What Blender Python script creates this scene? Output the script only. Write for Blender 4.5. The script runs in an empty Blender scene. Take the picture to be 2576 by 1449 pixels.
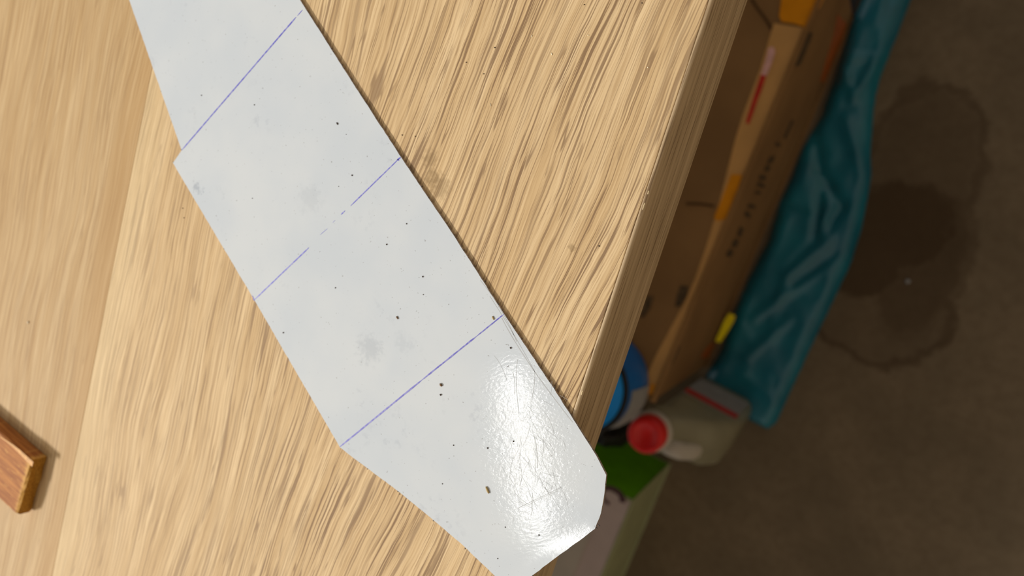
import bpy, bmesh, math, random
from mathutils import Vector, Matrix, noise
from mathutils.geometry import delaunay_2d_cdt

random.seed(7)
SC = bpy.context.scene
COL = SC.collection

# ------------------------------------------------------------------ camera
# floor z = 0, worktop surface z = 0.75, the phone is held 19 cm above it.
ZT = 0.75
CAM = Vector((0.0, 0.0, ZT + 0.19))
FPX, CX, CY = 1950.0, 1288.0, 724.5
# world axes written in camera axes (x right, y down, z forward)
_vp = Vector((-1600 - CX, 10240 - CY, FPX)).normalized()
_nx = 950.0
_ny = (-FPX * FPX - (-1600 - CX) * _nx) / (10240 - CY)
_dn = Vector((_nx, _ny, FPX)).normalized()
AZ = -_dn
AY = -_vp
AX = AY.cross(AZ)
ROT = Matrix((AX, AY, AZ))                      # camera -> world
cam_d = bpy.data.cameras.new('camera')
cam = bpy.data.objects.new('camera', cam_d)
COL.objects.link(cam)
cam_d.sensor_width = 36.0
cam_d.lens = FPX / 2576.0 * 36.0
cam_d.clip_start = 0.01
M3 = ROT @ Matrix(((1, 0, 0), (0, -1, 0), (0, 0, -1)))
cam.matrix_world = Matrix.Translation(CAM) @ M3.to_4x4()
cam_d.dof.use_dof = True
cam_d.dof.focus_distance = 0.205
cam_d.dof.aperture_fstop = 13.0
SC.camera = cam

# ------------------------------------------------------------------ light
SC.view_settings.view_transform = 'Standard'
SC.view_settings.look = 'None'
SC.view_settings.gamma = 1.0
SC.view_settings.use_curve_mapping = False
SC.view_settings.exposure = 0.42
world = bpy.data.worlds.new('room_ambience')
SC.world = world
world.use_nodes = True
_bg = world.node_tree.nodes['Background']
_bg.inputs[0].default_value = (1.0, 0.97, 0.92, 1)
_bg.inputs[1].default_value = 0.33


def area_light(name, loc, aim, size, size_y, power, col, spin=0.0):
    d = bpy.data.lights.new(name, 'AREA')
    d.shape = 'RECTANGLE'
    d.size, d.size_y, d.energy, d.color = size, size_y, power, col
    o = bpy.data.objects.new(name, d)
    COL.objects.link(o)
    q = (Vector(aim) - Vector(loc)).to_track_quat('-Z', 'Y')
    o.rotation_euler = (q.to_matrix() @ Matrix.Rotation(spin, 3, 'Z')).to_euler()
    o.location = loc
    return o


# ceiling fitting that mirrors in the sheet (long side along the ribbon of glare)
_l = area_light('ceiling_tube_lamp', (-0.755, -0.95, ZT + 2.0), (-0.755, -0.95, 0), 0.54, 0.07, 5.6, (1.0, 0.98, 0.94))
_l.rotation_euler = (0, 0, math.atan2(-0.47, 0.26))
# second fitting further down the workshop, to the left of the bench
area_light('main_ceiling_lamp', (-2.6, -1.9, ZT + 2.4), (-0.2, -0.1, ZT), 0.70, 0.34, 111.0, (1.0, 0.98, 0.94))


# ------------------------------------------------------------------ helpers
def ray(px, py):
    return ROT @ Vector((px - CX, py - CY, FPX))


def at(px, py, z):
    r = ray(px, py)
    return CAM + r * ((z - CAM.z) / r.z)


def at_plane(px, py, p0, n):
    r = ray(px, py)
    return CAM + r * ((p0 - CAM).dot(n) / r.dot(n))


def lin(r, g, b):
    f = lambda c: (c / 255 / 12.92) if c / 255 <= 0.04045 else ((c / 255 + 0.055) / 1.055) ** 2.4
    return (f(r), f(g), f(b), 1.0)


class NT:
    """tiny helper for node materials"""
    def __init__(self, name, rough=0.6, spec=0.5):
        self.m = bpy.data.materials.new(name)
        self.m.use_nodes = True
        self.t = self.m.node_tree
        self.b = self.t.nodes['Principled BSDF']
        self.b.inputs['Roughness'].default_value = rough
        self.b.inputs['Specular IOR Level'].default_value = spec
        g = self.t.nodes.new('ShaderNodeNewGeometry')
        s = self.t.nodes.new('ShaderNodeSeparateXYZ')
        self.t.links.new(g.outputs['Position'], s.inputs[0])
        self.pos = g.outputs['Position']
        self.x, self.y, self.z = s.outputs

    def _in(self, sock, v):
        if isinstance(v, bpy.types.NodeSocket):
            self.t.links.new(v, sock)
        elif v is not None:
            sock.default_value = v

    def math(self, op, a, b=None, c=None, clamp=False):
        n = self.t.nodes.new('ShaderNodeMath')
        n.operation = op
        n.use_clamp = clamp
        self._in(n.inputs[0], a)
        self._in(n.inputs[1], b)
        self._in(n.inputs[2], c)
        return n.outputs[0]

    def add(self, a, b): return self.math('ADD', a, b)
    def sub(self, a, b): return self.math('SUBTRACT', a, b)
    def mul(self, a, b): return self.math('MULTIPLY', a, b)

    def step(self, v, lo, hi, out0=0.0, out1=1.0):
        n = self.t.nodes.new('ShaderNodeMapRange')
        n.interpolation_type = 'SMOOTHSTEP'
        self._in(n.inputs['Value'], v)
        n.inputs['From Min'].default_value = lo
        n.inputs['From Max'].default_value = hi
        n.inputs['To Min'].default_value = out0
        n.inputs['To Max'].default_value = out1
        return n.outputs['Result']

    def vec(self, x, y, z=0.0):
        n = self.t.nodes.new('ShaderNodeCombineXYZ')
        for i, v in enumerate((x, y, z)):
            self._in(n.inputs[i], v)
        return n.outputs[0]

    def noise(self, v, scale=1.0, detail=2.0, rough=0.5, dist=0.0):
        n = self.t.nodes.new('ShaderNodeTexNoise')
        self._in(n.inputs['Vector'], v)
        n.inputs['Scale'].default_value = scale
        n.inputs['Detail'].default_value = detail
        n.inputs['Roughness'].default_value = rough
        n.inputs['Distortion'].default_value = dist
        return n.outputs['Fac']

    def mix(self, f, a, b):
        n = self.t.nodes.new('ShaderNodeMix')
        n.data_type = 'RGBA'
        self._in(n.inputs[0], f)
        self._in(n.inputs[6], a)
        self._in(n.inputs[7], b)
        return n.outputs[2]

    def color(self, c): self._in(self.b.inputs['Base Color'], c)

    def bump(self, h, strength=0.3, dist=0.001):
        n = self.t.nodes.new('ShaderNodeBump')
        n.inputs['Strength'].default_value = strength
        n.inputs['Distance'].default_value = dist
        self._in(n.inputs['Height'], h)
        self.t.links.new(n.outputs[0], self.b.inputs['Normal'])


def plain(name, c, rough=0.6, spec=0.5, var=0.12, scale=60.0):
    """a colour with faint mottling"""
    k = NT(name, rough, spec)
    f = k.noise(k.pos, scale, 3.0)
    d = tuple(v * (1 - var) for v in c[:3]) + (1,)
    l = tuple(min(1, v * (1 + var)) for v in c[:3]) + (1,)
    k.color(k.mix(k.step(f, 0.3, 0.7), d, l))
    return k.m


def empty(name, loc):
    o = bpy.data.objects.new(name, None)
    o.empty_display_size = 0.02
    o.location = loc
    COL.objects.link(o)
    return o


def obj(name, bm, mats, parent=None, smooth=False, base=None):
    """link a bmesh given in world coordinates as one mesh object; origin at parent's or at base"""
    me = bpy.data.meshes.new(name)
    bmesh.ops.recalc_face_normals(bm, faces=bm.faces)
    off = Vector((0, 0, 0))
    p = parent
    while p is not None:
        off += p.location
        p = p.parent
    loc = Vector((0, 0, 0))
    if base is not None:
        loc = Vector(base) - off
    bmesh.ops.translate(bm, verts=bm.verts, vec=-(off + loc))
    bm.to_mesh(me)
    bm.free()
    for m in (mats if isinstance(mats, (list, tuple)) else [mats]):
        me.materials.append(m)
    if smooth:
        for p in me.polygons:
            p.use_smooth = True
    o = bpy.data.objects.new(name, me)
    o.location = loc
    COL.objects.link(o)
    if parent is not None:
        o.parent = parent
    return o


def tag(o, label=None, cat=None, group=None, kind=None):
    for k, v in (('label', label), ('category', cat), ('group', group), ('kind', kind)):
        if v:
            o[k] = v
    return o


def box_bm(x0, x1, y0, y1, z0, z1, bevel=0.0, seg=2, bm=None):
    b = bmesh.new() if bm is None else bm
    r = bmesh.ops.create_cube(b, size=1.0)
    for v in r['verts']:
        v.co = Vector((x0 + (v.co.x + .5) * (x1 - x0), y0 + (v.co.y + .5) * (y1 - y0), z0 + (v.co.z + .5) * (z1 - z0)))
    if bevel:
        es = list({e for v in r['verts'] for e in v.link_edges})
        bmesh.ops.bevel(b, geom=es, offset=bevel, segments=seg, profile=0.5, affect='EDGES')
    return b


def slab_bm(pts, nrm, th, bm=None):
    """polygon of 3D points extruded by th along -nrm"""
    b = bmesh.new() if bm is None else bm
    n = len(pts)
    t = [b.verts.new(p) for p in pts]
    d = [b.verts.new(Vector(p) - nrm * th) for p in pts]
    b.faces.new(t)
    b.faces.new(list(reversed(d)))
    for i in range(n):
        j = (i + 1) % n
        b.faces.new([t[i], t[j], d[j], d[i]])
    return b


UP = Vector((0, 0, 1))


def ribbon_bm(pts, w, th=0.00003, nrm=UP, bm=None):
    """flat stroke along 3D pts, widths w (number or list), lying on the surface"""
    b = bmesh.new() if bm is None else bm
    rows = []
    for i, p in enumerate(pts):
        a = pts[max(0, i - 1)]
        c = pts[min(len(pts) - 1, i + 1)]
        s = nrm.cross(c - a).normalized()
        ww = (w[i] if isinstance(w, (list, tuple)) else w) * 0.5
        rows.append([b.verts.new(p + s * ww + nrm * th), b.verts.new(p - s * ww + nrm * th),
                     b.verts.new(p - s * ww), b.verts.new(p + s * ww)])
    for r, q in zip(rows, rows[1:]):
        for k in range(4):
            b.faces.new([r[k], r[(k + 1) % 4], q[(k + 1) % 4], q[k]])
    b.faces.new(rows[0][::-1])
    b.faces.new(rows[-1])
    return b


def lathe_bm(prof, seg=48, origin=(0, 0, 0), bm=None):
    b = bmesh.new() if bm is None else bm
    o = Vector(origin)
    rings = []
    for r, z in prof:
        if r < 1e-6:
            rings.append([b.verts.new(o + Vector((0, 0, z)))])
        else:
            rings.append([b.verts.new(o + Vector((r * math.cos(2 * math.pi * i / seg), r * math.sin(2 * math.pi * i / seg), z))) for i in range(seg)])
    for a, c in zip(rings, rings[1:]):
        for i in range(seg):
            j = (i + 1) % seg
            if len(a) == 1 and len(c) > 1:
                b.faces.new([a[0], c[i], c[j]])
            elif len(c) == 1 and len(a) > 1:
                b.faces.new([a[i], a[j], c[0]])
            elif len(a) > 1:
                b.faces.new([a[i], a[j], c[j], c[i]])
    return b


def inside(p, poly):
    x, y = p
    r = False
    for i in range(len(poly)):
        (x1, y1), (x2, y2) = poly[i - 1], poly[i]
        if (y1 > y) != (y2 > y) and x < (x2 - x1) * (y - y1) / (y2 - y1) + x1:
            r = not r
    return r


def seg_dist(p, a, b):
    ax, ay = a; bx, by = b
    dx, dy = bx - ax, by - ay
    L = dx * dx + dy * dy
    t = 0 if L == 0 else max(0, min(1, ((p[0] - ax) * dx + (p[1] - ay) * dy) / L))
    return math.hypot(p[0] - ax - t * dx, p[1] - ay - t * dy), t


def sheet_bm(outline, step, ztop, zbot):
    """closed sheet over a 2D outline (world xy), filled by a grid; ztop(x,y), zbot(x,y). face material 0 top, 1 rest"""
    n = len(outline)
    xs = [p[0] for p in outline]; ys = [p[1] for p in outline]
    pts = [Vector((p[0], p[1])) for p in outline]
    x = min(xs) + step * .5
    row = 0
    while x < max(xs):
        y = min(ys) + step * (.5 if row % 2 else 1.0)
        while y < max(ys):
            q = (x, y)
            if inside(q, outline) and min(seg_dist(q, outline[i - 1], outline[i])[0] for i in range(n)) > step * .45:
                pts.append(Vector(q))
            y += step
        x += step * .87
        row += 1
    v, e, fs, *_ = delaunay_2d_cdt(pts, [], [list(range(n))], 1, 1e-7)
    b = bmesh.new()
    top = [b.verts.new((p.x, p.y, ztop(p.x, p.y))) for p in v]
    bot = [b.verts.new((p.x, p.y, zbot(p.x, p.y))) for p in v]
    cnt = {}
    for t in fs:
        f = b.faces.new([top[i] for i in t]); f.material_index = 0; f.smooth = True
        g = b.faces.new([bot[i] for i in reversed(t)]); g.material_index = 1
        for i in range(len(t)):
            a, c = t[i], t[(i + 1) % len(t)]
            cnt[(a, c)] = 1
    for (a, c) in list(cnt):
        if (c, a) not in cnt:
            f = b.faces.new([top[c], top[a], bot[a], bot[c]]); f.material_index = 1
            for ed_ in f.edges:
                ed_.smooth = False
    return b


def densify(pts, step, jit=0.0, seed=1):
    rnd = random.Random(seed)
    out = []
    n = len(pts)
    for i in range(n):
        a, c = pts[i], pts[(i + 1) % n]
        L = math.hypot(c[0] - a[0], c[1] - a[1])
        k = max(1, int(L / step))
        for j in range(k):
            t = j / k
            m = jit if j else 0.0
            out.append((a[0] + (c[0] - a[0]) * t + rnd.uniform(-m, m), a[1] + (c[1] - a[1]) * t + rnd.uniform(-m, m)))
    return out


# ------------------------------------------------------------------ materials
XE = -0.0554        # front edge of the worktop (world x)
XS = -0.2381        # joint between the two printed planks


def wood(name, light, mid, dark, pore, contrast=1.0, k_max=0.145, smudge=False, seam_side=0):
    k = NT(name, 0.62, 0.15)
    # the grain drifts away from the edge on the right half of the board
    kk = k.step(k.x, XE - 0.125, XE - 0.060, 0.0, k_max)
    w1 = k.mul(k.sub(k.noise(k.vec(k.mul(k.x, 14), k.mul(k.y, 9)), 1.0, 1.0), 0.5), 0.016)
    w2 = k.mul(k.sub(k.noise(k.vec(k.mul(k.x, 120), k.mul(k.y, 60)), 1.0, 2.0), 0.5), 0.0011)
    u = k.add(k.sub(k.x, k.mul(kk, k.add(k.y, 0.05))), k.add(w1, w2))
    tone = k.noise(k.vec(k.mul(u, 170), k.mul(k.y, 7)), 1.0, 3.0, 0.6)
    fine = k.noise(k.vec(k.mul(u, 2200), k.mul(k.y, 34)), 1.0, 2.5, 0.6)
    n1 = k.noise(k.vec(k.mul(u, 1500), k.mul(k.y, 20), 3.0), 1.0, 1.5, 0.5)
    n2 = k.noise(k.vec(k.mul(u, 2900), k.mul(k.y, 90), 7.0), 1.0, 2.0, 0.6)
    n3 = k.noise(k.vec(k.mul(u, 420), k.mul(k.y, 12), 11.0), 1.0, 0.6, 0.5)
    brk = k.step(k.noise(k.vec(k.mul(u, 300), k.mul(k.y, 70), 13.0), 1.0, 1.0), 0.40, 0.56)
    dens = k.step(k.noise(k.vec(k.mul(u, 110), k.mul(k.y, 9), 5.0), 1.0, 2.0), 0.36, 0.62)
    grey = k.noise(k.pos, 2600, 2.0)
    c = k.mix(k.step(tone, 0.32, 0.68), mid, light)
    c = k.mix(k.mul(k.step(fine, 0.38, 0.70), 0.75), c, dark)
    # dark pore strokes with pale lips beside them
    lip = k.mul(k.step(n1, 0.40, 0.34), 0.38)
    c = k.mix(lip, c, tuple(min(1, v * 1.12) for v in light[:3]) + (1,))
    p1 = k.mul(k.step(n1, 0.545, 0.61), k.add(0.5, k.mul(dens, 0.5)))
    p2 = k.mul(k.mul(k.step(n2, 0.58, 0.66), dens), 0.5)
    p3 = k.mul(k.mul(k.step(k.math('ABSOLUTE', k.sub(n3, 0.5)), 0.020, 0.006), brk), 0.8)
    p = k.math('MAXIMUM', k.math('MAXIMUM', p1, p2), p3)
    # the print is calmer away from the edge
    calm = k.step(k.x, XE - 0.15, XE - 0.07, 0.50 * contrast, 0.86 * contrast)
    c = k.mix(k.mul(p, calm), c, pore)
    if smudge:
        for (px, py, r) in ((1082, 400, 0.0035), (1105, 470, 0.005), (1088, 448, 0.004), (1440, 620, 0.0015)):
            q = at(px, py, ZT)
            d = k.math('SQRT', k.add(k.math('POWER', k.sub(k.x, q.x), 2), k.math('POWER', k.sub(k.y, q.y), 2)))
            d = k.add(d, k.mul(k.sub(k.noise(k.pos, 700, 3), 0.5), 0.006))
            c = k.mix(k.mul(k.step(d, r, r * .2), 0.42), c, lin(122, 96, 62))
    if seam_side:
        # printed tone along the joint: deep orange on one plank, pale on the other
        s = k.step(k.x, XS - 0.016, XS) if seam_side < 0 else k.step(k.x, XS + 0.020, XS)
        c = k.mix(k.mul(s, 0.42), c, lin(178, 138, 86) if seam_side < 0 else lin(216, 190, 145))
    c = k.mix(k.mul(k.sub(grey, 0.5), 0.35), c, dark)
    k.color(c)
    k.bump(k.sub(k.mul(fine, 0.4), p), 0.22, 0.00022)
    return k.m


M_WOOD_R = wood('oak_laminate_pale', lin(221, 192, 148), lin(204, 172, 126), lin(176, 143, 101), lin(126, 97, 70), 1.0, smudge=True, seam_side=1)
M_WOOD_L = wood('oak_laminate_honey', lin(203, 174, 131), lin(187, 154, 108), lin(171, 136, 92), lin(138, 106, 72), 0.7, seam_side=-1)


def edge_wood():
    k = NT('oak_edge_band', 0.5, 0.35)
    a = k.noise(k.vec(k.mul(k.z, 420), k.mul(k.y, 7), k.mul(k.x, 420)), 1.0, 2.0, 0.55)
    b = k.noise(k.vec(k.mul(k.z, 1500), k.mul(k.y, 34), k.mul(k.x, 900)), 1.0, 2.0, 0.6)
    c = k.mix(k.step(a, 0.3, 0.7), lin(190, 164, 128), lin(216, 190, 152))
    p = k.mul(k.step(b, 0.56, 0.66), 0.75)
    c = k.mix(p, c, lin(120, 92, 62))
    k.color(c)
    k.bump(k.sub(0.0, p), 0.2, 0.0002)
    return k.m


M_EDGE = edge_wood()
M_CORE = plain('chipboard', lin(150, 118, 80), 0.9, 0.2, 0.3, 500)
M_GLUE = plain('glue_line', lin(120, 84, 60), 0.7, 0.3)


def sheet_mat():
    k = NT('white_plastic', 0.085, 0.165)
    blot = k.noise(k.pos, 34, 3, 0.5)
    dirt = k.noise(k.pos, 420, 4, 0.65)
    area = k.step(k.noise(k.pos, 55, 2), 0.55, 0.72)
    c = k.mix(k.step(blot, 0.3, 0.7), lin(198, 203, 207), lin(206, 209, 210))
    c = k.mix(k.mul(k.mul(area, k.step(dirt, 0.52, 0.66)), 0.20), c, lin(150, 155, 165))
    spk = k.noise(k.pos, 1500, 1.0)
    c = k.mix(k.mul(k.step(spk, 0.755, 0.79), 0.55), c, lin(120, 112, 104))
    for (px, py, r, a) in ((935, 875, .006, .22), (785, 500, .006, .12), (503, 472, .0022, .35), (1020, 860, .004, .10)):
        q = at(px, py, ZT)
        d = k.math('SQRT', k.add(k.math('POWER', k.sub(k.x, q.x), 2), k.math('POWER', k.sub(k.y, q.y), 2)))
        d = k.add(d, k.mul(k.sub(k.noise(k.pos, 600, 4, .6), 0.5), 0.012))
        c = k.mix(k.mul(k.step(d, r, r * .2), a), c, lin(128, 136, 148))
    k.color(c)
    # rolled film finish: faint ripple, stronger towards the worn end
    rip = k.noise(k.vec(k.add(k.mul(k.x, 520), k.mul(k.y, 330)), k.sub(k.mul(k.y, 900), k.mul(k.x, 600)), 0), 1.0, 2.0, 0.55)
    micro = k.noise(k.pos, 2600, 2, 0.5)
    q = at(1345, 1140, ZT)
    d = k.math('SQRT', k.add(k.math('POWER', k.sub(k.x, q.x), 2), k.math('POWER', k.sub(k.y, q.y), 2)))
    worn = k.step(d, 0.036, 0.006, 0.22, 1.0)
    k.bump(k.mul(k.add(rip, k.mul(micro, 0.25)), worn), 0.21, 0.00016)
    return k.m


M_SHEET = sheet_mat()
M_CUT = plain('sawn_sheet_edge', lin(168, 152, 138), 0.5, 0.45, 0.35, 900)
M_BURR = plain('dark_burr', lin(88, 82, 78), 0.6)


def ink(name, c, fade=0.25):
    k = NT(name, 0.45, 0.4)
    f = k.noise(k.pos, 900, 2)
    k.color(k.mix(k.mul(k.step(f, 0.42, 0.62), fade), c, lin(190, 190, 215)))
    return k.m


M_INK = ink('blue_biro', lin(92, 88, 190), 0.35)
M_INK2 = ink('violet_biro', lin(80, 72, 172), 0.25)
M_SCR = plain('scratch', lin(178, 178, 176), 0.5, 0.3)


def concrete():
    k = NT('stained_concrete', 0.85, 0.25)
    a = k.noise(k.pos, 9, 4, 0.6)
    b = k.noise(k.pos, 90, 5, 0.65)
    c = k.mix(k.step(a, 0.3, 0.7), lin(110, 96, 75), lin(126, 110, 87))
    c = k.mix(k.mul(k.step(b, 0.35, 0.75), 0.35), c, lin(90, 74, 54))

    def dist(px, py, rx, ry, rot):
        q = at(px, py, 0.0)
        s = 1950 / 0.95
        dx, dy = k.sub(k.x, q.x), k.sub(k.y, q.y)
        cr, sr = math.cos(rot), math.sin(rot)
        ex = k.mul(k.add(k.mul(dx, cr), k.mul(dy, sr)), s / rx)
        ey = k.mul(k.sub(k.mul(dy, cr), k.mul(dx, sr)), s / ry)
        d = k.math('SQRT', k.add(k.math('POWER', ex, 2), k.math('POWER', ey, 2)))
        return k.add(d, k.mul(k.sub(k.noise(k.pos, 26, 4, .6), 0.5), 0.85))
    # an old oil stain: blotches with darker rims
    full = rim = None
    for (px, py, rx, ry, rot, af, ar) in ((2325, 400, 115, 150, .2, .40, .50), (2270, 570, 110, 110, 0, .80, .2), (2165, 650, 100, 90, -.3, .80, .2),
                                          (2320, 680, 80, 170, 0, .62, .4), (2215, 790, 140, 110, .1, .30, .60)):
        d = dist(px, py, rx, ry, rot)
        f = k.mul(k.step(d, 1.12, 0.80), af)
        r = k.mul(k.mul(k.step(d, 1.18, 1.02), k.step(d, 0.80, 0.98)), ar)
        full = f if full is None else k.math('MAXIMUM', full, f)
        rim = r if rim is None else k.math('MAXIMUM', rim, r)
    c = k.mix(k.math('MAXIMUM', full, rim), c, lin(64, 46, 24))
    k.color(c)
    k.bump(b, 0.3, 0.0006)
    return k.m


M_FLOOR = concrete()


def cardboard():
    k = NT('brown_cardboard', 0.85, 0.2)
    a = k.noise(k.pos, 14, 3)
    b = k.noise(k.vec(k.mul(k.x, 60), k.mul(k.y, 60), k.mul(k.z, 400)), 1.0, 3)
    c = k.mix(k.step(a, 0.3, 0.7), lin(134, 102, 64), lin(150, 115, 73))
    c = k.mix(k.mul(b, 0.3), c, lin(120, 90, 56))
    k.color(c)
    return k.m


M_CARD = cardboard()
M_CARDLINE = plain('cardboard_crease', lin(88, 66, 42), 0.9, 0.1)
M_PTAPE = plain('tan_paper_tape', lin(206, 158, 94), 0.55, 0.35, 0.06, 40)
M_OTAPE = plain('orange_tape', lin(226, 146, 8), 0.35, 0.5, 0.08, 60)
M_PRINT = plain('faded_black_print', lin(88, 72, 50), 0.8, 0.2, 0.3, 200)
M_REDP = plain('red_label', lin(196, 42, 30), 0.5, 0.4, 0.12, 200)
M_PINKP = plain('pale_pink_label', lin(228, 178, 172), 0.5, 0.4, 0.08, 200)
M_YEL = plain('yellow_sticker', lin(255, 232, 0), 0.5, 0.4, 0.06, 100)


def bagmat():
    k = NT('teal_plastic_film', 0.30, 0.6)
    a = k.noise(k.pos, 22, 3)
    k.color(k.mix(k.step(a, 0.3, 0.7), lin(10, 98, 118), lin(18, 116, 134)))
    k.bump(k.noise(k.pos, 45, 2, 0.5), 0.12, 0.002)
    return k.m


M_BAG = bagmat()
M_BLACK = plain('black_plastic', lin(26, 27, 28), 0.5, 0.4, 0.2, 60)
M_BLUE = plain('bright_blue_plastic', lin(0, 158, 248), 0.4, 0.4, 0.05, 40)
M_BLUED = plain('deep_blue_plastic', lin(14, 104, 182), 0.4, 0.4, 0.08, 40)
M_GREYL = plain('grey_paper_label', lin(150, 150, 150), 0.7, 0.2, 0.08, 100)
M_REDCAP = plain('red_cap_plastic', lin(226, 30, 28), 0.4, 0.45, 0.06, 120)


def jugmat():
    k = NT('milky_plastic', 0.4, 0.45)
    f = k.noise(k.pos, 30, 3)
    k.color(k.mix(k.step(f, 0.3, 0.7), lin(132, 127, 102), lin(146, 141, 116)))
    k.b.inputs['Subsurface Weight'].default_value = 0.15
    k.b.inputs['Subsurface Radius'].default_value = (0.01, 0.01, 0.008)
    return k.m


M_JUG = jugmat()
M_NECK = plain('white_neck_plastic', lin(186, 178, 164), 0.4, 0.45, 0.04)
M_GREEN = plain('green_carton_end', lin(112, 196, 6), 0.55, 0.35, 0.10, 30)
M_LILAC = plain('pale_lilac_carton_top', lin(186, 170, 164), 0.6, 0.3, 0.04, 40)
M_PALEG = plain('pale_green_carton_side', lin(158, 162, 124), 0.6, 0.3, 0.06, 40)
M_LOGO = plain('dark_plum_print', lin(78, 52, 56), 0.6, 0.3, 0.1, 100)
M_GREYC = plain('grey_carton_panel', lin(180, 172, 160), 0.6, 0.3, 0.04, 40)


def blockmat():
    k = NT('stained_softwood', 0.65, 0.12)
    # grain along the stick
    d = BLK_DIR
    u = k.add(k.mul(k.x, d.x), k.mul(k.y, d.y))
    v = k.sub(k.mul(k.y, d.x), k.mul(k.x, d.y))
    a = k.noise(k.vec(k.mul(u, 60), k.mul(v, 900), k.mul(k.z, 900)), 1.0, 3, 0.6)
    b = k.noise(k.vec(k.mul(u, 200), k.mul(v, 700), 2.0), 1.0, 3, 0.6)
    c = k.mix(k.step(a, 0.35, 0.68), lin(152, 94, 52), lin(188, 126, 68))
    c = k.mix(k.mul(k.step(b, 0.60, 0.68), 0.55), c, lin(212, 160, 88))
    # pale splintered wear close to the sawn end
    e = k.step(k.add(u, k.mul(k.sub(a, .5), 0.004)), BLK_END - 0.0034, BLK_END - 0.0006)
    c = k.mix(k.mul(e, 0.75), c, lin(214, 166, 88))
    k.color(c)
    k.bump(a, 0.5, 0.0003)
    return k.m


# ------------------------------------------------------------------ setting
fl = obj('floor', box_bm(-2.2, 1.6, -2.2, 2.0, -0.05, 0.0), M_FLOOR)
tag(fl, 'stained brown concrete workshop floor beside the bench', kind='structure')

wl = obj('light_block_wall', box_bm(0.70, 0.82, -2.2, 2.0, 0.0, 2.75), plain('beige_wall', lin(150, 134, 112), 0.8, 0.2))  # plain wall added out of view to hold back light from the right
tag(wl, 'unseen beige wall added to hold back light right of the bench', kind='structure')

# ------------------------------------------------------------------ worktop
TT = 0.0312
Y0, Y1, XL = -1.15, 0.95, -0.85
wt = empty('workbench', (XE - 0.4, -0.1, 0.0))
tag(wt, 'oak laminate workbench under the white plastic strip', 'workbench')
BAND = 0.0011
o = obj('plank', box_bm(XS + 0.00001, XE - BAND - 0.00012, Y0, Y1, ZT - 0.0012, ZT, 0.00025, 2), M_WOOD_R, wt)
tag(o, 'pale oak plank strip along the bench edge')
o = obj('plank', box_bm(XL, XS - 0.00001, Y0, Y1, ZT - 0.0012, ZT, 0.00003, 1), M_WOOD_L, wt)
tag(o, 'honey oak plank strip left of the joint')
obj('core', box_bm(XL, XE - BAND, Y0, Y1, ZT - TT, ZT - 0.0013), M_CORE, wt)
bm = bmesh.new()
prof = [(XE - BAND, ZT - TT), (XE - 0.0003, ZT - TT), (XE, ZT - TT + 0.0004), (XE, ZT - 0.0013)]
for i in range(1, 7):
    a = i / 6 * math.pi / 2
    prof.append((XE - 0.0009 * (1 - math.cos(a)), ZT - 0.0013 + 0.0012 * math.sin(a)))
prof.append((XE - BAND, ZT - 0.0001))
rows = []
ny = 120
for j in range(ny + 1):
    y = Y0 + (Y1 - Y0) * j / ny
    rows.append([bm.verts.new((x, y, z)) for x, z in prof])
for a, c in zip(rows, rows[1:]):
    for i in range(len(prof)):
        k2 = (i + 1) % len(prof)
        f = bm.faces.new([a[i], a[k2], c[k2], c[i]])
        f.smooth = 3 <= i <= 8
bm.faces.new(rows[0]); bm.faces.new(rows[-1][::-1])
o = obj('edge_band', bm, M_EDGE, wt)
tag(o, 'darker oak strip on the bench edge')
for (x0, x1) in ((XL + .02, XL + .08), (XE - .16, XE - .10)):
    for (y0, y1) in ((Y0 + .03, Y0 + .09), (Y1 - .09, Y1 - .03)):
        obj('leg', box_bm(x0, x1, y0, y1, 0.0, ZT - TT - 0.0002, 0.003), M_EDGE, wt)
# small chips in the corner of the edge band
bm = bmesh.new()
for (px, py, s) in ((1640, 487, .0006), (1622, 520, .0012), (1468, 990, .0008)):
    q = at(px, py, ZT - 0.0003)
    q.x = XE - 0.00045
    r = bmesh.ops.create_icosphere(bm, subdivisions=1, radius=1.0)
    for v in r['verts']:
        v.co = Vector((q.x + v.co.x * .0002, q.y + v.co.y * s, ZT - 0.00035 + v.co.z * .0003))
o = obj('edge_chips', bm, plain('pale_chip', lin(226, 204, 160), 0.7), wt)
tag(o, 'pale chips along the bench edge', kind='stuff')

# ------------------------------------------------------------------ white sheet
TH = 0.0009
ZS = ZT + 0.00006 + TH
OUT = [(282, -130), (325, 0), (457, 378), (435, 410), (640, 755), (855, 1125), (900, 1160), (1005, 1238), (1090, 1308), (1165, 1372), (1245, 1449),
       (1300, 1500), (1330, 1455), (1395, 1405), (1450, 1365), (1497, 1330), (1512, 1290), (1520, 1245), (1525, 1195), (1500, 1146), (1395, 980),
       (1268, 790), (1140, 590), (1010, 397), (885, 205), (755, 0), (690, -110)]
PX = [at(px, py, ZS) for px, py in OUT]
ow = [(p.x, p.y) for p in PX]
rough = densify(ow, 0.0013, 0.00006, 3)
_bot = [(at(px, py, ZS).x, at(px, py, ZS).y) for px, py in ((1300, 1500), (1330, 1455), (1395, 1405), (1450, 1365), (1497, 1330))]


def curl(x, y):
    d = min(seg_dist((x, y), _bot[i], _bot[i + 1])[0] for i in range(4))
    w = 0.0042
    return 0.00017 * (1 - d / w) ** 2 if d < w else 0.0


sh = empty('plastic_strip', (PX[13].x, PX[13].y, ZT + 0.0002))
sh.location = at(900, 700, ZT)
sh.location.z = ZT + 0.0002
tag(sh, 'long white plastic strip with blue pen lines, cut to a point', 'plastic strip')
bm = sheet_bm(rough, 0.0019, lambda x, y: ZS + curl(x, y), lambda x, y: ZS - TH + curl(x, y))
obj('sheet', bm, [M_SHEET, M_CUT], sh)


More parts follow.
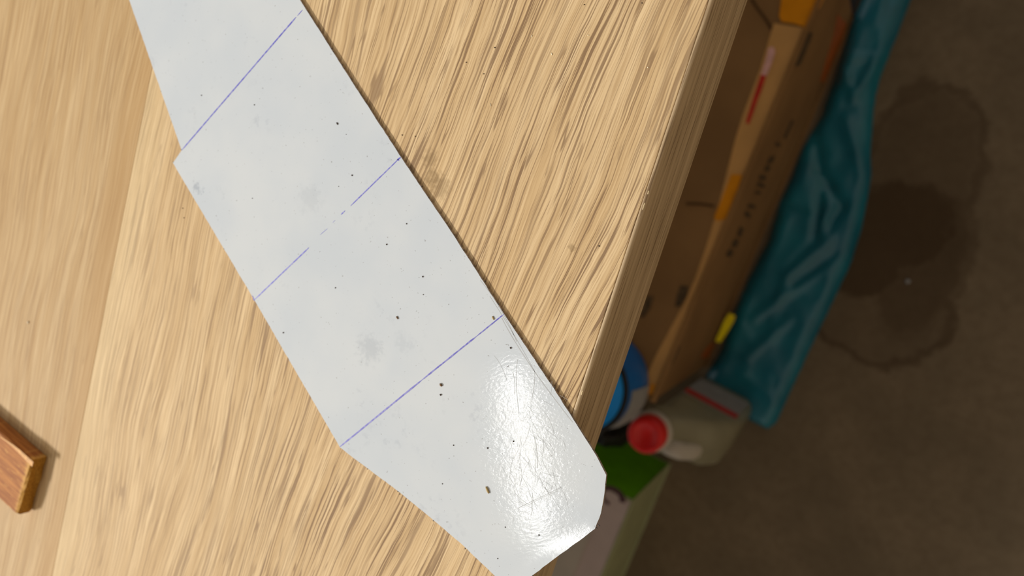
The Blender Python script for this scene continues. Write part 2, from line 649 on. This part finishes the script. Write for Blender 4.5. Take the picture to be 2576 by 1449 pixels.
def pen(px_pts, wpx, name, mat, label, jit=0.6, gaps=None, seed=0):
    rnd = random.Random(seed)
    b = bmesh.new()
    for seg in px_pts:
        (x0, y0, x1, y1, w) = seg
        n = max(3, int(math.hypot(x1 - x0, y1 - y0) / 9))
        pts, ws = [], []
        for i in range(n + 1):
            t = i / n
            q = at(x0 + (x1 - x0) * t, y0 + (y1 - y0) * t, ZS + 0.00001)
            q.x += rnd.uniform(-1, 1) * 0.00002
            pts.append(q)
            e = min(1.0, min(t, 1 - t) * n / 2 + 0.35)
            ws.append(w * e * rnd.uniform(0.85, 1.12) * 0.78 / 9200.0)
        ribbon_bm(pts, ws, bm=b)
    o = obj(name, b, mat, sh)
    tag(o, label)


pen([(457, 378, 745, 43, 5.2), (748, 40, 761, 25, 3.4)], 5, 'pen_line', M_INK, 'unbroken blue pen line by the notch', seed=1)
pen([(638, 756, 777, 623, 4.6), (636, 746, 640, 757, 5.5), (634, 744, 637, 747, 4.5), (805, 591, 824, 575, 1.8), (837, 560, 843, 554, 1.5),
     (858, 540, 868, 530, 4.6), (882, 518, 1001, 402, 4.0), (998, 403, 1008, 396, 5.6), (1000, 400, 1004, 404, 5.2)], 5, 'pen_line', M_INK, 'broken blue pen line in the middle', seed=2)
pen([(855, 1124, 1060, 957, 5.6), (1060, 957, 1200, 845, 5.0), (1200, 845, 1268, 790, 4.2)], 6, 'pen_line', M_INK2, 'dark blue pen line near the pointed end', seed=3)

# scratches at the worn end
rnd = random.Random(11)
b = bmesh.new()


def stroke(pp, w):
    ribbon_bm([at(x, y, ZS + 0.00001 + curl(at(x, y, ZS).x, at(x, y, ZS).y)) for x, y in pp], w * 0.75 / 9200.0, 0.000015, bm=b)


def arc(p0, p1, p2, n=14):
    return [((1 - t) ** 2 * p0[0] + 2 * t * (1 - t) * p1[0] + t * t * p2[0], (1 - t) ** 2 * p0[1] + 2 * t * (1 - t) * p1[1] + t * t * p2[1]) for t in [i / n for i in range(n + 1)]]


stroke(arc((1208, 705), (1262, 770), (1300, 860)), 1.8)
stroke(arc((1262, 800), (1312, 900), (1440, 1062)), 2.4)
stroke(arc((1232, 745), (1300, 850), (1345, 935)), 1.6)
stroke(arc((1302, 905), (1293, 950), (1306, 1040)), 1.3)
stroke(arc((1290, 935), (1297, 960), (1294, 992)), 1.2)
stroke(arc((1345, 935), (1346, 970), (1338, 1000)), 1.2)
stroke(arc((1296, 1282), (1350, 1255), (1412, 1226)), 1.3)
stroke(arc((1330, 1270), (1365, 1250), (1400, 1236)), 1.0)
stroke(arc((1342, 1093), (1353, 1125), (1352, 1178)), 1.7)
stroke(arc((1243, 895), (1262, 915), (1276, 960)), 0.9)
for i in range(70):
    x = rnd.gauss(1360, 38); y = rnd.gauss(1170, 80)
    a = rnd.gauss(1.25, 0.55); L = rnd.uniform(14, 60)
    dx, dy = math.cos(a) * L / 2, math.sin(a) * L / 2
    c = rnd.uniform(-8, 8)
    if 1250 < x < 1440 and 950 < y < 1340:
        stroke(arc((x - dx, y - dy), (x + c, y), (x + dx, y + dy), 6), rnd.uniform(0.4, 0.8))
o = obj('scratches', b, M_SCR, sh)
tag(o, 'fine curved scratches on the worn end', kind='stuff')

# burrs along the sawn edges
b = bmesh.new()


def blob(bm_, q, rx, ry, rz, rot, sub=1, jit=0.25, rn=rnd):
    r = bmesh.ops.create_icosphere(bm_, subdivisions=sub, radius=1.0)
    ca, sa = math.cos(rot), math.sin(rot)
    for v in r['verts']:
        s = 1 + rn.uniform(-jit, jit)
        x, y, z = v.co.x * rx * s, v.co.y * ry * s, v.co.z * rz * s
        v.co = Vector((q.x + x * ca - y * sa, q.y + x * sa + y * ca, q.z + z))


for (px, py, L, a) in ((937, 295, 8, .3), (955, 327, 9, 2.2), (922, 266, 6, 1.0), (1254, 764, 6, .8), (1275, 800, 6, .8), (1303, 850, 5, .8), (1372, 945, 6, .9), (1395, 975, 8, .9),
                       (1500, 1327, 12, .2), (1507, 1322, 8, .1), (1469, 1112, 6, .8), (1474, 1119, 5, 0.2), (1001, 1236, 6, .5), (1006, 1243, 5, 1), (437, 408, 6, .6), (1090, 1310, 5, .8),
                       (900, 1152, 6, 1), (925, 1180, 5, 1), (905, 1163, 6, .5), (1430, 1385, 6, 2), (1345, 1440, 5, 2), (1170, 1380, 5, 1), (456, 376, 5, 1)):
    q = at(px, py, ZS - 0.0002)
    blob(b, q, L * .5 / 9200, 0.00016, 0.00018, -a)
for i in range(150):
    j = rnd.randrange(len(rough))
    q = Vector((rough[j][0], rough[j][1], ZS - rnd.uniform(0.0001, 0.0009)))
    blob(b, q, rnd.uniform(.00012, .00035), rnd.uniform(.00010, .0002), rnd.uniform(.0001, .0002), rnd.uniform(0, 3))
o = obj('burrs', b, M_BURR, sh)
tag(o, 'ragged dark burrs left by the saw', kind='stuff')

# ------------------------------------------------------------------ crumbs of dust on strip and bench
M_CR_D = plain('dark_crumb', lin(70, 56, 46), 0.8, 0.2, 0.2, 2000)
M_CR_T = plain('tan_crumb', lin(176, 152, 104), 0.8, 0.2, 0.15, 2000)
M_CR_B = plain('brown_crumb', lin(122, 96, 70), 0.8, 0.2, 0.2, 2000)
M_CR_W = plain('pale_sliver', lin(246, 232, 200), 0.6, 0.3, 0.05, 2000)


def crumb(px, py, L, W, adeg, mat, label, z, cat, group=None, name='wood_crumb'):
    q = at(px, py, z)
    bb = bmesh.new()
    # image angle -> world angle through two projected points
    e = at(px + math.cos(math.radians(adeg)) * 5, py + math.sin(math.radians(adeg)) * 5, z) - q
    rz = min(W, L) * .35 / 9200
    blob(bb, q + UP * rz * .8, L * .38 / 9200, W * .38 / 9200, rz, math.atan2(e.y, e.x), 2, 0.10)
    o_ = obj(name, bb, mat, base=(q.x, q.y, z), smooth=True)
    tag(o_, label, cat, group)


G_S = 'tiny dark specks of dust on the white strip'
crumb(1110, 968, 13, 8, 62, M_CR_B, 'brown oval crumb on the strip just below the last pen line', ZS, 'crumb')
crumb(1109, 993, 7, 6, 60, M_CR_D, 'round dark crumb right below the brown oval crumb', ZS, 'crumb')
crumb(1000, 799, 13, 6, 62, M_CR_B, 'small brown splinter in the strip panel between the two lower lines', ZS, 'crumb')
crumb(1241, 800, 14, 6, 68, M_CR_T, 'tan splinter touching the lower pen line near the sawn edge', ZS, 'crumb')
crumb(1227, 1232, 27, 8, 66, M_CR_T, 'long tan splinter on the pointed end of the strip', ZS, 'crumb')
crumb(849, 311, 11, 5, 62, M_CR_D, 'dark slim crumb in the strip panel below the notch line', ZS, 'crumb')
for (px, py, L) in ((886, 441, 6), (640, 264, 5), (1023, 563, 5), (973, 615, 6), (1064, 696, 6), (844, 724, 5), (1141, 1120, 5), (1227, 1127, 6), (1285, 875, 7),
                    (507, 240, 5), (713, 837, 6), (1113, 1217, 4), (635, 499, 4), (1278, 921, 4), (1292, 1110, 6), (1065, 741, 4), (852, 469, 3), (871, 338, 3), (1271, 1326, 4), (1356, 1346, 5), (1252, 1405, 4)):
    crumb(px, py, L, L * .75, 60, M_CR_D, 'tiny dark speck of dust on the white strip', ZS, 'dust speck', G_S, 'dust_speck')
crumb(72, 811, 15, 8, 95, M_CR_W, 'white chip on the honey plank at the far left', ZT, 'crumb')
for (px, py, L, a) in ((1338, 91, 9, 120), (1388, 136, 10, 70), (1234, 264, 11, 85), (1630, 170, 5, 40), (1480, 89, 5, 10)):
    crumb(px, py, L, 3, a, M_CR_W, 'tiny pale sliver on the bench right of the strip', ZT, 'dust speck', 'pale slivers on the bench', 'wood_sliver')
for (px, py, L) in ((1012, 340, 6), (1045, 343, 5), (1217, 186, 5), (1173, 157, 5), (460, 524, 6), (463, 548, 6), (1470, 12, 5), (1615, 8, 5), (1245, 120, 6), (1507, 619, 6)):
    crumb(px, py, L, L * .6, 30, M_CR_D, 'tiny dark speck on the oak bench top', ZT, 'dust speck', 'dark specks on the bench', 'dust_speck')

# ------------------------------------------------------------------ stained stick at far left
BH = 0.0061
B1 = at(119.6, 1148, ZT); B2 = at(80, 1282, ZT)
T1 = at(83, 1168, ZT + BH); T2 = at(40, 1291, ZT + BH)
side = (at(0, 1046, ZT) - B1).normalized()         # runs along the stick, away from the end
BLK_DIR = -side
endv = (B2 - B1)
L = 0.16
BLK_END = B1.x * BLK_DIR.x + B1.y * BLK_DIR.y
M_BLOCK = blockmat()


def endmat():
    k = NT('sawn_end_grain', 0.8, 0.2)
    a = k.noise(k.vec(k.mul(k.x, 900), k.mul(k.y, 900), k.mul(k.z, 2500)), 1.0, 4, 0.65)
    c = k.mix(k.step(a, 0.35, 0.68), lin(150, 104, 36), lin(196, 146, 58))
    k.color(c)
    k.bump(a, 0.6, 0.0004)
    return k.m


M_END = endmat()
st = empty('wooden_stick', (B1 + endv * .5 + side * L * .5))
tag(st, 'brown stained wooden stick with a sawn end at the left', 'stick')
bm = bmesh.new()
# end outline is sampled so that the saw marks can be roughened; the top edge to the right is chamfered
n = 26
rowA, rowB, rowC = [], [], []
rr = random.Random(5)
secs = []
w = endv.length
wdir = endv.normalized()
prof2 = [(0.0, 0.0002), (0.0, BH * .93), (0.0006, BH), (w * .30, BH * 1.0)]
prof2 += [(w * t, BH) for t in (.36, .42, .48, .54, .60, .66, .72, .78, .84, .90, .95)]
prof2 += [(w - .0004, BH), (w, BH * .9), (w * 1.02, .0012), (w * .985, 0.0002)]
prof2 += [(w * t, 0.0002) for t in (.8, .6, .4, .2)]
rings = []
for s in (0.0, 0.0007, 0.0016, 0.004, 0.01, 0.03, 0.08, L):
    ring = []
    for i, (u_, z_) in enumerate(prof2):
        j = rr.uniform(-.0005, .0004) if s == 0.0 else (rr.uniform(-.0002, .0002) if s < .005 else 0)
        dz = -0.0004 if (s == 0.0 and z_ > BH * .8) else 0
        ring.append(bm.verts.new(B1 + wdir * u_ + side * (s + j) + UP * (z_ + dz)))
    rings.append(ring)
for a, c in zip(rings, rings[1:]):
    for i in range(len(a)):
        k2 = (i + 1) % len(a)
        bm.faces.new([a[i], a[k2], c[k2], c[i]])
f = bm.faces.new(rings[0]); f.material_index = 1
bm.faces.new(rings[-1][::-1])
sb_ = obj('stick_body', bm, [M_BLOCK, M_END], st)
# a torn pale sliver along the upper edge
bm = bmesh.new()
pts = [at(x, y, ZT + BH + .00002) for x, y in ((0, 1098), (18, 1110), (34, 1122), (52, 1138), (70, 1156), (83, 1168))]
ribbon_bm(pts, [.0004, .0006, .0011, .0016, .0020, .0022], 0.00012, bm=bm)
o = obj('torn_sliver', bm, plain('torn_pale_wood', lin(206, 150, 78), 0.6, 0.3, 0.2, 900), st)
tag(o, 'pale torn wood near the sawn end')

# ------------------------------------------------------------------ cardboard box on the floor
ZB = 0.23
A = at(2109, -133, ZB)
Bn = at(1643, 1000, ZB)
ed = (Bn - A); ed.z = 0
LB = ed.length
ed.normalize()
lf = Vector((ed.y, -ed.x, 0))
if lf.x > 0:
    lf = -lf
WB = 0.26
cb = empty('cardboard_box', (A + ed * LB * .5 + lf * WB * .5) * 1.0)
cb.location.z = 0
tag(cb, 'long brown cardboard box with orange and tan tape under the bench', 'cardboard box')


def obox(o0, dx, dy, lx, ly, z0, z1, bevel, seg=2):
    b_ = bmesh.new()
    r = bmesh.ops.create_cube(b_, size=1.0)
    for v in r['verts']:
        v.co = o0 + dx * ((v.co.x + .5) * lx) + dy * ((v.co.y + .5) * ly) + UP * (z0 - o0.z + (v.co.z + .5) * (z1 - z0))
    if bevel:
        bmesh.ops.bevel(b_, geom=list(b_.edges), offset=bevel, segments=seg, profile=.5, affect='EDGES')
    return b_


obj('carton', obox(A, ed, lf, LB, WB, 0.0003, ZB, 0.004, 3), M_CARD, cb)
sn = -lf                                            # outward normal of the visible side
sp = A + sn * 0.0004


def poly_top(px, mat, name, label=None, z=ZB, th=0.0004, dz=0.0006):
    b_ = slab_bm([at(x, y, z + dz) for x, y in px], UP, th)
    o_ = obj(name, b_, mat, cb)
    if label:
        tag(o_, label)


def poly_side(px, mat, name, label=None, off=0.0006):
    b_ = slab_bm([at_plane(x, y, A + sn * off, sn) for x, y in px], sn, 0.0004)
    o_ = obj(name, b_, mat, cb)
    if label:
        tag(o_, label)


def edge_x(y):                                      # where the top edge runs in the picture
    return 2109 + (1634 - 2109) * (y + 133) / (1022 + 133)


band = [(70, 76), (180, 64), (300, 60), (360, 54), (450, 40), (550, 26), (620, 19), (700, 14), (760, 15), (800, 20), (850, 26), (900, 32), (950, 34), (975, 32), (992, 30)]
ptsR = [(edge_x(y) - 3, y) for y, w_ in band]
ptsL = [(edge_x(y) - 3 - w_, y - w_ * .15) for y, w_ in band]
poly_top(ptsR + ptsL[::-1], M_PTAPE, 'paper_tape', 'tan tape along the box edge')
poly_top([(1985, -90), (1966, -5), (1960, 40), (1966, 54), (2002, 60), (edge_x(68) - 1, 68), (edge_x(-90) - 1, -90)], M_OTAPE, 'orange_tape', dz=0.0011)
poly_side([(edge_x(66), 66), (2022, 76), (2034, 52), (2046, 36), (2062, 20), (2082, -20), (2100, -80), (edge_x(-80), -80)], M_OTAPE, 'orange_tape')
poly_top([(1840, 438), (edge_x(440) - 6, 440), (edge_x(480) - 2, 480), (edge_x(550) - 1, 550), (1803, 556), (1796, 546), (1812, 510), (1826, 474)], M_OTAPE, 'orange_tape', dz=0.0011)
poly_top([(1610, 972), (edge_x(966) - 8, 966), (edge_x(992) - 6, 992), (1606, 994)], M_OTAPE, 'orange_tape', dz=0.0011)
poly_top([(1934, 120), (1946, 118), (1950, 130), (1944, 150), (1935, 175), (1928, 190), (1914, 188), (1922, 165), (1928, 145)], M_PINKP, 'label_strip', 'pale pink printed strip', dz=0.0013)
poly_top([(1914, 188), (1927, 190), (1918, 220), (1906, 250), (1894, 285), (1884, 312), (1876, 308), (1886, 275), (1897, 240), (1905, 215)], M_REDP, 'label_strip', 'red printed strip', dz=0.0012)
for seg in (((1890, -2), (1906, 22), (1924, 46), (1942, 74)), ((1726, 512), (1760, 513), (1796, 518))):
    b_ = ribbon_bm([at(x, y, ZB) for x, y in seg], 0.0024, 0.0005)
    obj('crease', b_, M_CARDLINE, cb)
for q in (((1712, 718), (1732, 720), (1728, 745), (1712, 770), (1698, 772), (1702, 745)), ((1628, 745), (1644, 745), (1636, 775), (1618, 800), (1610, 796))):
    poly_top(q, M_PRINT, 'print_mark')
for q in (((2036, 82), (2046, 84), (2028, 130), (2012, 165), (1998, 168), (2008, 130)), ((1992, 302), (1998, 304), (1986, 330), (1978, 350), (1972, 346)),
          ((1952, 358), (1966, 362), (1962, 370), (1950, 366)), ((1936, 396), (1950, 392), (1946, 408), (1930, 414)), ((1928, 416), (1940, 420), (1934, 432), (1922, 428)),
          ((1912, 440), (1928, 442), (1926, 454), (1910, 452)), ((1908, 458), (1926, 466), (1922, 474), (1904, 466)), ((1902, 480), (1916, 484), (1914, 490), (1900, 488)),
          ((1884, 512), (1902, 518), (1898, 526), (1880, 522)), ((1878, 530), (1890, 540), (1884, 550), (1872, 540)), ((1862, 570), (1872, 576), (1864, 596), (1854, 592)),
          ((1850, 600), (1860, 606), (1852, 624), (1840, 618)), ((1836, 626), (1846, 632), (1838, 648), (1826, 642)),
          ((1700, 870), (1712, 872), (1702, 896), (1690, 918), (1680, 914), (1690, 890))):
    poly_side(q, M_PRINT, 'print_mark')
# rust-coloured strips along the foot of the box
for q in (((2108, 36), (2130, 60), (2118, 105), (2096, 160), (2078, 208), (2064, 205), (2080, 150), (2098, 90)), ((1798, 858), (1806, 866), (1794, 886), (1784, 900), (1764, 902), (1768, 890), (1782, 872))):
    poly_side(q, plain('rust_strip', lin(176, 92, 30), 0.5, 0.4, 0.1, 50), 'rust_strip')

# ------------------------------------------------------------------ teal plastic bag beside the box
BAGPX = [(2215, -140), (2160, 0), (2136, 70), (2102, 190), (2068, 290), (2016, 380), (1995, 440), (1962, 510), (1936, 600), (1890, 690), (1846, 790), (1815, 880), (1764, 968),
         (1790, 985), (1835, 1010), (1850, 1036), (1890, 1060), (1930, 1080), (1952, 1064), (2000, 960), (2050, 852), (2095, 760), (2140, 662), (2166, 580), (2182, 500), (2192, 440),
         (2190, 380), (2196, 300), (2202, 240), (2216, 190), (2252, 100), (2290, 0), (2345, -140)]
bw = [(at(x, y, 0.006).x, at(x, y, 0.006).y) for x, y in BAGPX]
for i_, (x_, y_) in enumerate(bw):                  # the bag lies against the box, not in it
    d_ = (Vector((x_, y_, 0)) - A).xy.dot(sn.xy)
    if d_ < 0.0035:
        bw[i_] = (x_ + sn.x * (0.0035 - d_), y_ + sn.y * (0.0035 - d_))
bag_out = densify(bw, 0.006, 0.0003, 9)
folds = [((2050, 330), (2062, 430), .010, -.010), ((2062, 430), (2120, 522), .009, -.012), ((2120, 522), (2082, 575), .008, -.010), ((2052, 600), (2066, 470), .007, -.009),
         ((1952, 510), (2030, 535), .008, -.010), ((2090, 150), (2200, 150), .012, .007), ((2110, 150), (2150, 250), .008, .008), ((2150, 250), (2225, 130), .009, .009),
         ((2085, 520), (2070, 590), .008, .010), ((1975, 700), (2090, 600), .008, .007), ((2000, 720), (2110, 630), .006, -.006), ((1900, 800), (2060, 680), .009, .006),
         ((1990, 690), (1955, 760), .007, .006), ((2130, 300), (2180, 470), .010, .006), ((2030, 340), (1995, 420), .008, .006), ((1880, 900), (1990, 800), .009, .005),
         ((1870, 940), (1960, 1010), .010, .004), ((2240, -60), (2200, 60), .010, .006)]
folds = [(tuple(at(*a, 0.006)[:2]), tuple(at(*c, 0.006)[:2]), w_, h_) for a, c, w_, h_ in folds]


def bag_z(x, y):
    e = min(seg_dist((x, y), bw[i - 1], bw[i])[0] for i in range(len(bw)))
    env = min(1.0, e / 0.010) ** 0.6
    z = 0.004 + env * (0.012 + 0.006 * noise.noise(Vector((x * 10, y * 10, 1.3))))
    r = 1 - abs(noise.noise(Vector((x * 30 + y * 12, y * 20 - x * 8, 4.0)))) * 2
    z += env * 0.0012 * max(0, r) ** 2
    for a, c, w_, h_ in folds:
        d, t = seg_dist((x, y), a, c)
        if d < w_:
            z += env * h_ * .75 * (1 - d / w_) ** 1.6 * (1 - .5 * abs(2 * t - 1))
    return max(z, 0.0025)


bg = sheet_bm(bag_out, 0.0048, bag_z, lambda x, y: 0.0008)
bag = empty('plastic_bag', at(2040, 560, 0.0))
tag(bag, 'crumpled teal plastic bag lying on the floor along the box', 'plastic bag')
o = obj('bag_film', bg, [M_BAG, M_BAG], bag)
ctr = at(1828, 826, 0.012)
b_ = slab_bm([at(x, y, 0.024) for x, y in ((1834, 788), (1850, 794), (1846, 808), (1832, 832), (1812, 862), (1799, 858), (1812, 830), (1822, 806))], UP, 0.0012)
o = obj('sticker', b_, M_YEL, bag)
tag(o, 'bright yellow sticker')

# black sheet added to put shade in the gap behind the box end
bm = bmesh.new()
pp = [at(x, y, .004) for x, y in ((2100, -20), (2148, 40), (2160, 0), (2190, -70), (2215, -150), (2140, -170), (2100, -100))]
o_ = densify([(p.x, p.y) for p in pp], .006, .0005, 4)
bm = sheet_bm(o_, .005, lambda x, y: 0.004 + 0.006 * abs(noise.noise(Vector((x * 50, y * 50, 2)))), lambda x, y: 0.0006)
o = obj('gap_shade_sheet', bm, M_BLACK, base=at(2140, -60, 0))
tag(o, 'black sheet added as the shade between the box end and the teal bag', 'shade sheet')

# ------------------------------------------------------------------ blue tub standing on the box
tc = at(1513, 950, ZB)
tub = empty('blue_tub', tc + UP * 0.0012)
tag(tub, 'round blue tub with a black rim peeking out under the bench', 'tub')
hz = 0.052
zb = ZB + 0.0012
tub_body = obj('tub_body', lathe_bm([(0, 0), (.046, 0), (.0480, .003), (.0470, .02), (.043, hz - .004), (.042, hz), (0, hz)], 64, (tc.x, tc.y, zb)), M_BLUED, tub, True)
bm = lathe_bm([(0.0395, hz - .001), (.0435, hz - .001), (.0445, hz + .001), (.0435, hz + .003), (.0400, hz + .003), (.0395, hz - .001)], 64, (tc.x, tc.y, zb))
obj('rim', bm, M_BLACK, tub, True)
bm = lathe_bm([(0, hz + .002), (.036, hz + .002), (.0385, hz + .0042), (.0398, hz + .0042), (.0398, hz + .0005), (0, hz + .0005)], 64, (tc.x, tc.y, zb))
obj('lid', bm, M_BLUE, tub, True)
bm = bmesh.new()
rows = []
for i in range(17):
    a = math.radians(-42 + i * 3.6)
    ca, sa = math.cos(a), math.sin(a)
    rows.append([bm.verts.new((tc.x + r * ca, tc.y + r * sa, zb + z)) for r, z in ((.0490, .003), (.0481, .02), (.0446, .042), (.0442, .042), (.0477, .02), (.0486, .003))])
for a, c in zip(rows, rows[1:]):
    for i in range(6):
        bm.faces.new([a[i], a[(i + 1) % 6], c[(i + 1) % 6], c[i]])
bm.faces.new(rows[0]); bm.faces.new(rows[-1][::-1])
o = obj('label', bm, M_GREYL, tub_body)
tag(o, 'grey paper label')

# ------------------------------------------------------------------ milky jug with red cap
capc = at(1622, 1097, 0.215)
bc = Vector((-0.108, -0.243, 0.085))
jug = empty('plastic_jug', (bc.x, bc.y, 0))
tag(jug, 'milky plastic jug with a round red screw cap', 'jug')
ax = Vector((1, 0, 0)); ax.rotate(Matrix.Rotation(math.radians(-6), 3, 'Z'))
ay = UP.cross(ax)


def rrect(cx, cy, hx, hy, r, z, n=6):
    out = []
    for k2, (sx, sy) in enumerate(((1, 1), (-1, 1), (-1, -1), (1, -1))):
        for i in range(n + 1):
            a = math.pi / 2 * (k2 + i / n)
            out.append(Vector((cx, cy, z)) + ax * (sx * (hx - r) + r * math.cos(a)) + ay * (sy * (hy - r) + r * math.sin(a)))
    return out


def loft(rings_):
    b2 = bmesh.new()
    R_ = [[b2.verts.new(p) for p in r] for r in rings_]
    for a, c in zip(R_, R_[1:]):
        for i in range(len(a)):
            j = (i + 1) % len(a)
            b2.faces.new([a[i], a[j], c[j], c[i]])
    b2.faces.new(R_[0][::-1]); b2.faces.new(R_[-1])
    return b2


nk = Vector((capc.x, capc.y, 0))


def lerp2(t): return bc.x + (nk.x - bc.x) * t, bc.y + (nk.y - bc.y) * t


HX, HY = 0.036, 0.028
rings_ = [rrect(bc.x, bc.y, HX - .006, HY - .006, .010, 0.0005), rrect(bc.x, bc.y, HX, HY, .014, 0.006), rrect(bc.x, bc.y, HX, HY, .014, 0.125),
          rrect(*lerp2(.12), HX * .93, HY * .95, .014, 0.145), rrect(*lerp2(.40), HX * .72, HY * .82, .015, 0.160), rrect(*lerp2(.75), .024, .022, .014, 0.175),
          rrect(*lerp2(1.0), .0165, .0165, .0160, 0.184), rrect(*lerp2(1.0), .0155, .0155, .0152, 0.190)]
obj('jug_body', loft(rings_), M_JUG, jug, True)
obj('neck', lathe_bm([(0, .189), (.0205, .189), (.0215, .1905), (.0215, .194), (.0205, .1955), (.016, .196), (.016, .2), (0, .2)], 40, (nk.x, nk.y, 0)), M_NECK, jug, True)
prof = [(0, .1965), (.0182, .1965), (.0186, .198), (.0182, .212), (.0168, .2148), (.012, .2152), (.0115, .2145), (0, .2145)]
bm = lathe_bm(prof, 48, (nk.x, nk.y, 0))
obj('cap', bm, M_REDCAP, jug, True)
# moulded handle from the shoulder down the body
hb = bmesh.new()
hp = [lerp2(.55) + (0.172,), lerp2(.30) + (0.178,), lerp2(-.05) + (0.176,), lerp2(-.35) + (0.160,), lerp2(-.46) + (0.135,), lerp2(-.46) + (0.11,)]
hp = [Vector(p) - ay * 0.012 for p in hp]
prev = None
for i, p in enumerate(hp):
    a = hp[max(0, i - 1)]; c = hp[min(len(hp) - 1, i + 1)]
    d = (c - a).normalized()
    s = ay
    t = d.cross(s).normalized()
    ring = [hb.verts.new(p + s * (.010 * math.cos(q * math.pi / 5)) + t * (.007 * math.sin(q * math.pi / 5))) for q in range(10)]
    if prev:
        for q in range(10):
            hb.faces.new([prev[q], prev[(q + 1) % 10], ring[(q + 1) % 10], ring[q]])
    else:
        hb.faces.new(ring)
    prev = ring
hb.faces.new(prev[::-1])
obj('handle', hb, M_NECK, jug, True)
# printed label on the side that faces the box
lc = Vector((bc.x, bc.y, 0)) + ay * (HY + .0004)
for (u0, u1, z0, z1, m, nm) in ((-.030, .030, .03, .118, M_GREYL, 'label'), (-.030, .030, .098, .116, M_REDP, 'label_stripe')):
    k_ = .0005 if nm == 'label_stripe' else 0
    b_ = slab_bm([lc + ay * k_ + ax * u0 + UP * z0, lc + ay * k_ + ax * u1 + UP * z0, lc + ay * k_ + ax * u1 + UP * z1, lc + ay * k_ + ax * u0 + UP * z1], ay, .0006)
    lab_ = obj(nm, b_, m, lab_ if nm == 'label_stripe' else jug)

# ------------------------------------------------------------------ green-ended carton on the floor
HC = 0.155
c0 = at(1590, 1262, HC)
c1 = at(1513, 1449, HC)
dv = (c1 - c0); dv.z = 0
dv.normalize()
lw = Vector((dv.y, -dv.x, 0))
if lw.x > 0:
    lw = -lw
gc = empty('green_carton', c0 + dv * .16 + lw * .06)
gc.location.z = 0
tag(gc, 'carton with a bright green end and pale sides on the floor', 'carton')
LG, WG = 0.34, 0.13
obj('carton_body', obox(c0, dv, lw, LG, WG, 0.0004, HC, 0.002, 2), M_PALEG, gc)


def panel(p, a, b_, n_, th, mat, name, label=None, parent=gc):
    """a, b_: spans as vectors from p"""
    o_ = obj(name, slab_bm([p + n_ * th, p + a + n_ * th, p + a + b_ + n_ * th, p + b_ + n_ * th], n_, th), mat, parent)
    if label:
        tag(o_, label)
    return o_


lo = Vector((c0.x, c0.y, 0.002))
panel(lo + lw * .001, lw * (WG - .002), UP * (HC - .003), -dv, .0008, M_GREEN, 'end_panel', 'bright green end')
tp = Vector((c0.x, c0.y, HC))
top = panel(tp + dv * .001 + lw * .001, dv * (LG - .002), lw * (WG - .002), UP, .0008, M_LILAC, 'top_panel', 'pale lilac top')
panel(tp + dv * .05 + lw * .028 + UP * .0008, dv * (LG - .07), lw * (WG - .035), UP, .0006, M_GREYC, 'top_flap', 'lighter grey flap')
# ring-shaped dark mark on the top
mc = at(1540, 1250, HC + .001)
bm = bmesh.new()
pts = [mc + dv * (.009 * math.cos(a)) + lw * (.012 * math.sin(a)) for a in [math.pi * 2 * i / 20 for i in range(16)]]
ribbon_bm(pts, [.003 + .004 * (i / 15) for i in range(16)], .0003, bm=bm)
o = obj('printed_mark', bm, M_LOGO, top)
tag(o, 'dark curved print')

# ------------------------------------------------------------------ black pouch between tub, jug and carton
pc = at(1545, 1078, 0.10)
bm = bmesh.new()
bmesh.ops.create_icosphere(bm, subdivisions=4, radius=1.0)
for v in bm.verts:
    d = v.co.copy()
    s = 1 + .16 * noise.noise(d * 2.2) + .06 * noise.noise(d * 6)
    z = .072 + d.z * .072
    v.co = Vector((pc.x + d.x * .022 * s, pc.y + d.y * .022 * s, max(0.0006, z * (1 + .08 * noise.noise(d * 3)))))
o = obj('black_pouch', bm, M_BLACK, base=(pc.x, pc.y, 0), smooth=True)
tag(o, 'black lumpy pouch in the shade beside the red cap', 'pouch')

# pale pebble on the floor
bm = bmesh.new()
q = at(2283, 708, .001)
blob(bm, q, .0028, .0022, .0018, .4, 2, .15)
o = obj('pebble', bm, M_GREYL, base=(q.x, q.y, 0), smooth=True)
tag(o, 'tiny pale pebble on the dark floor stain', 'pebble')
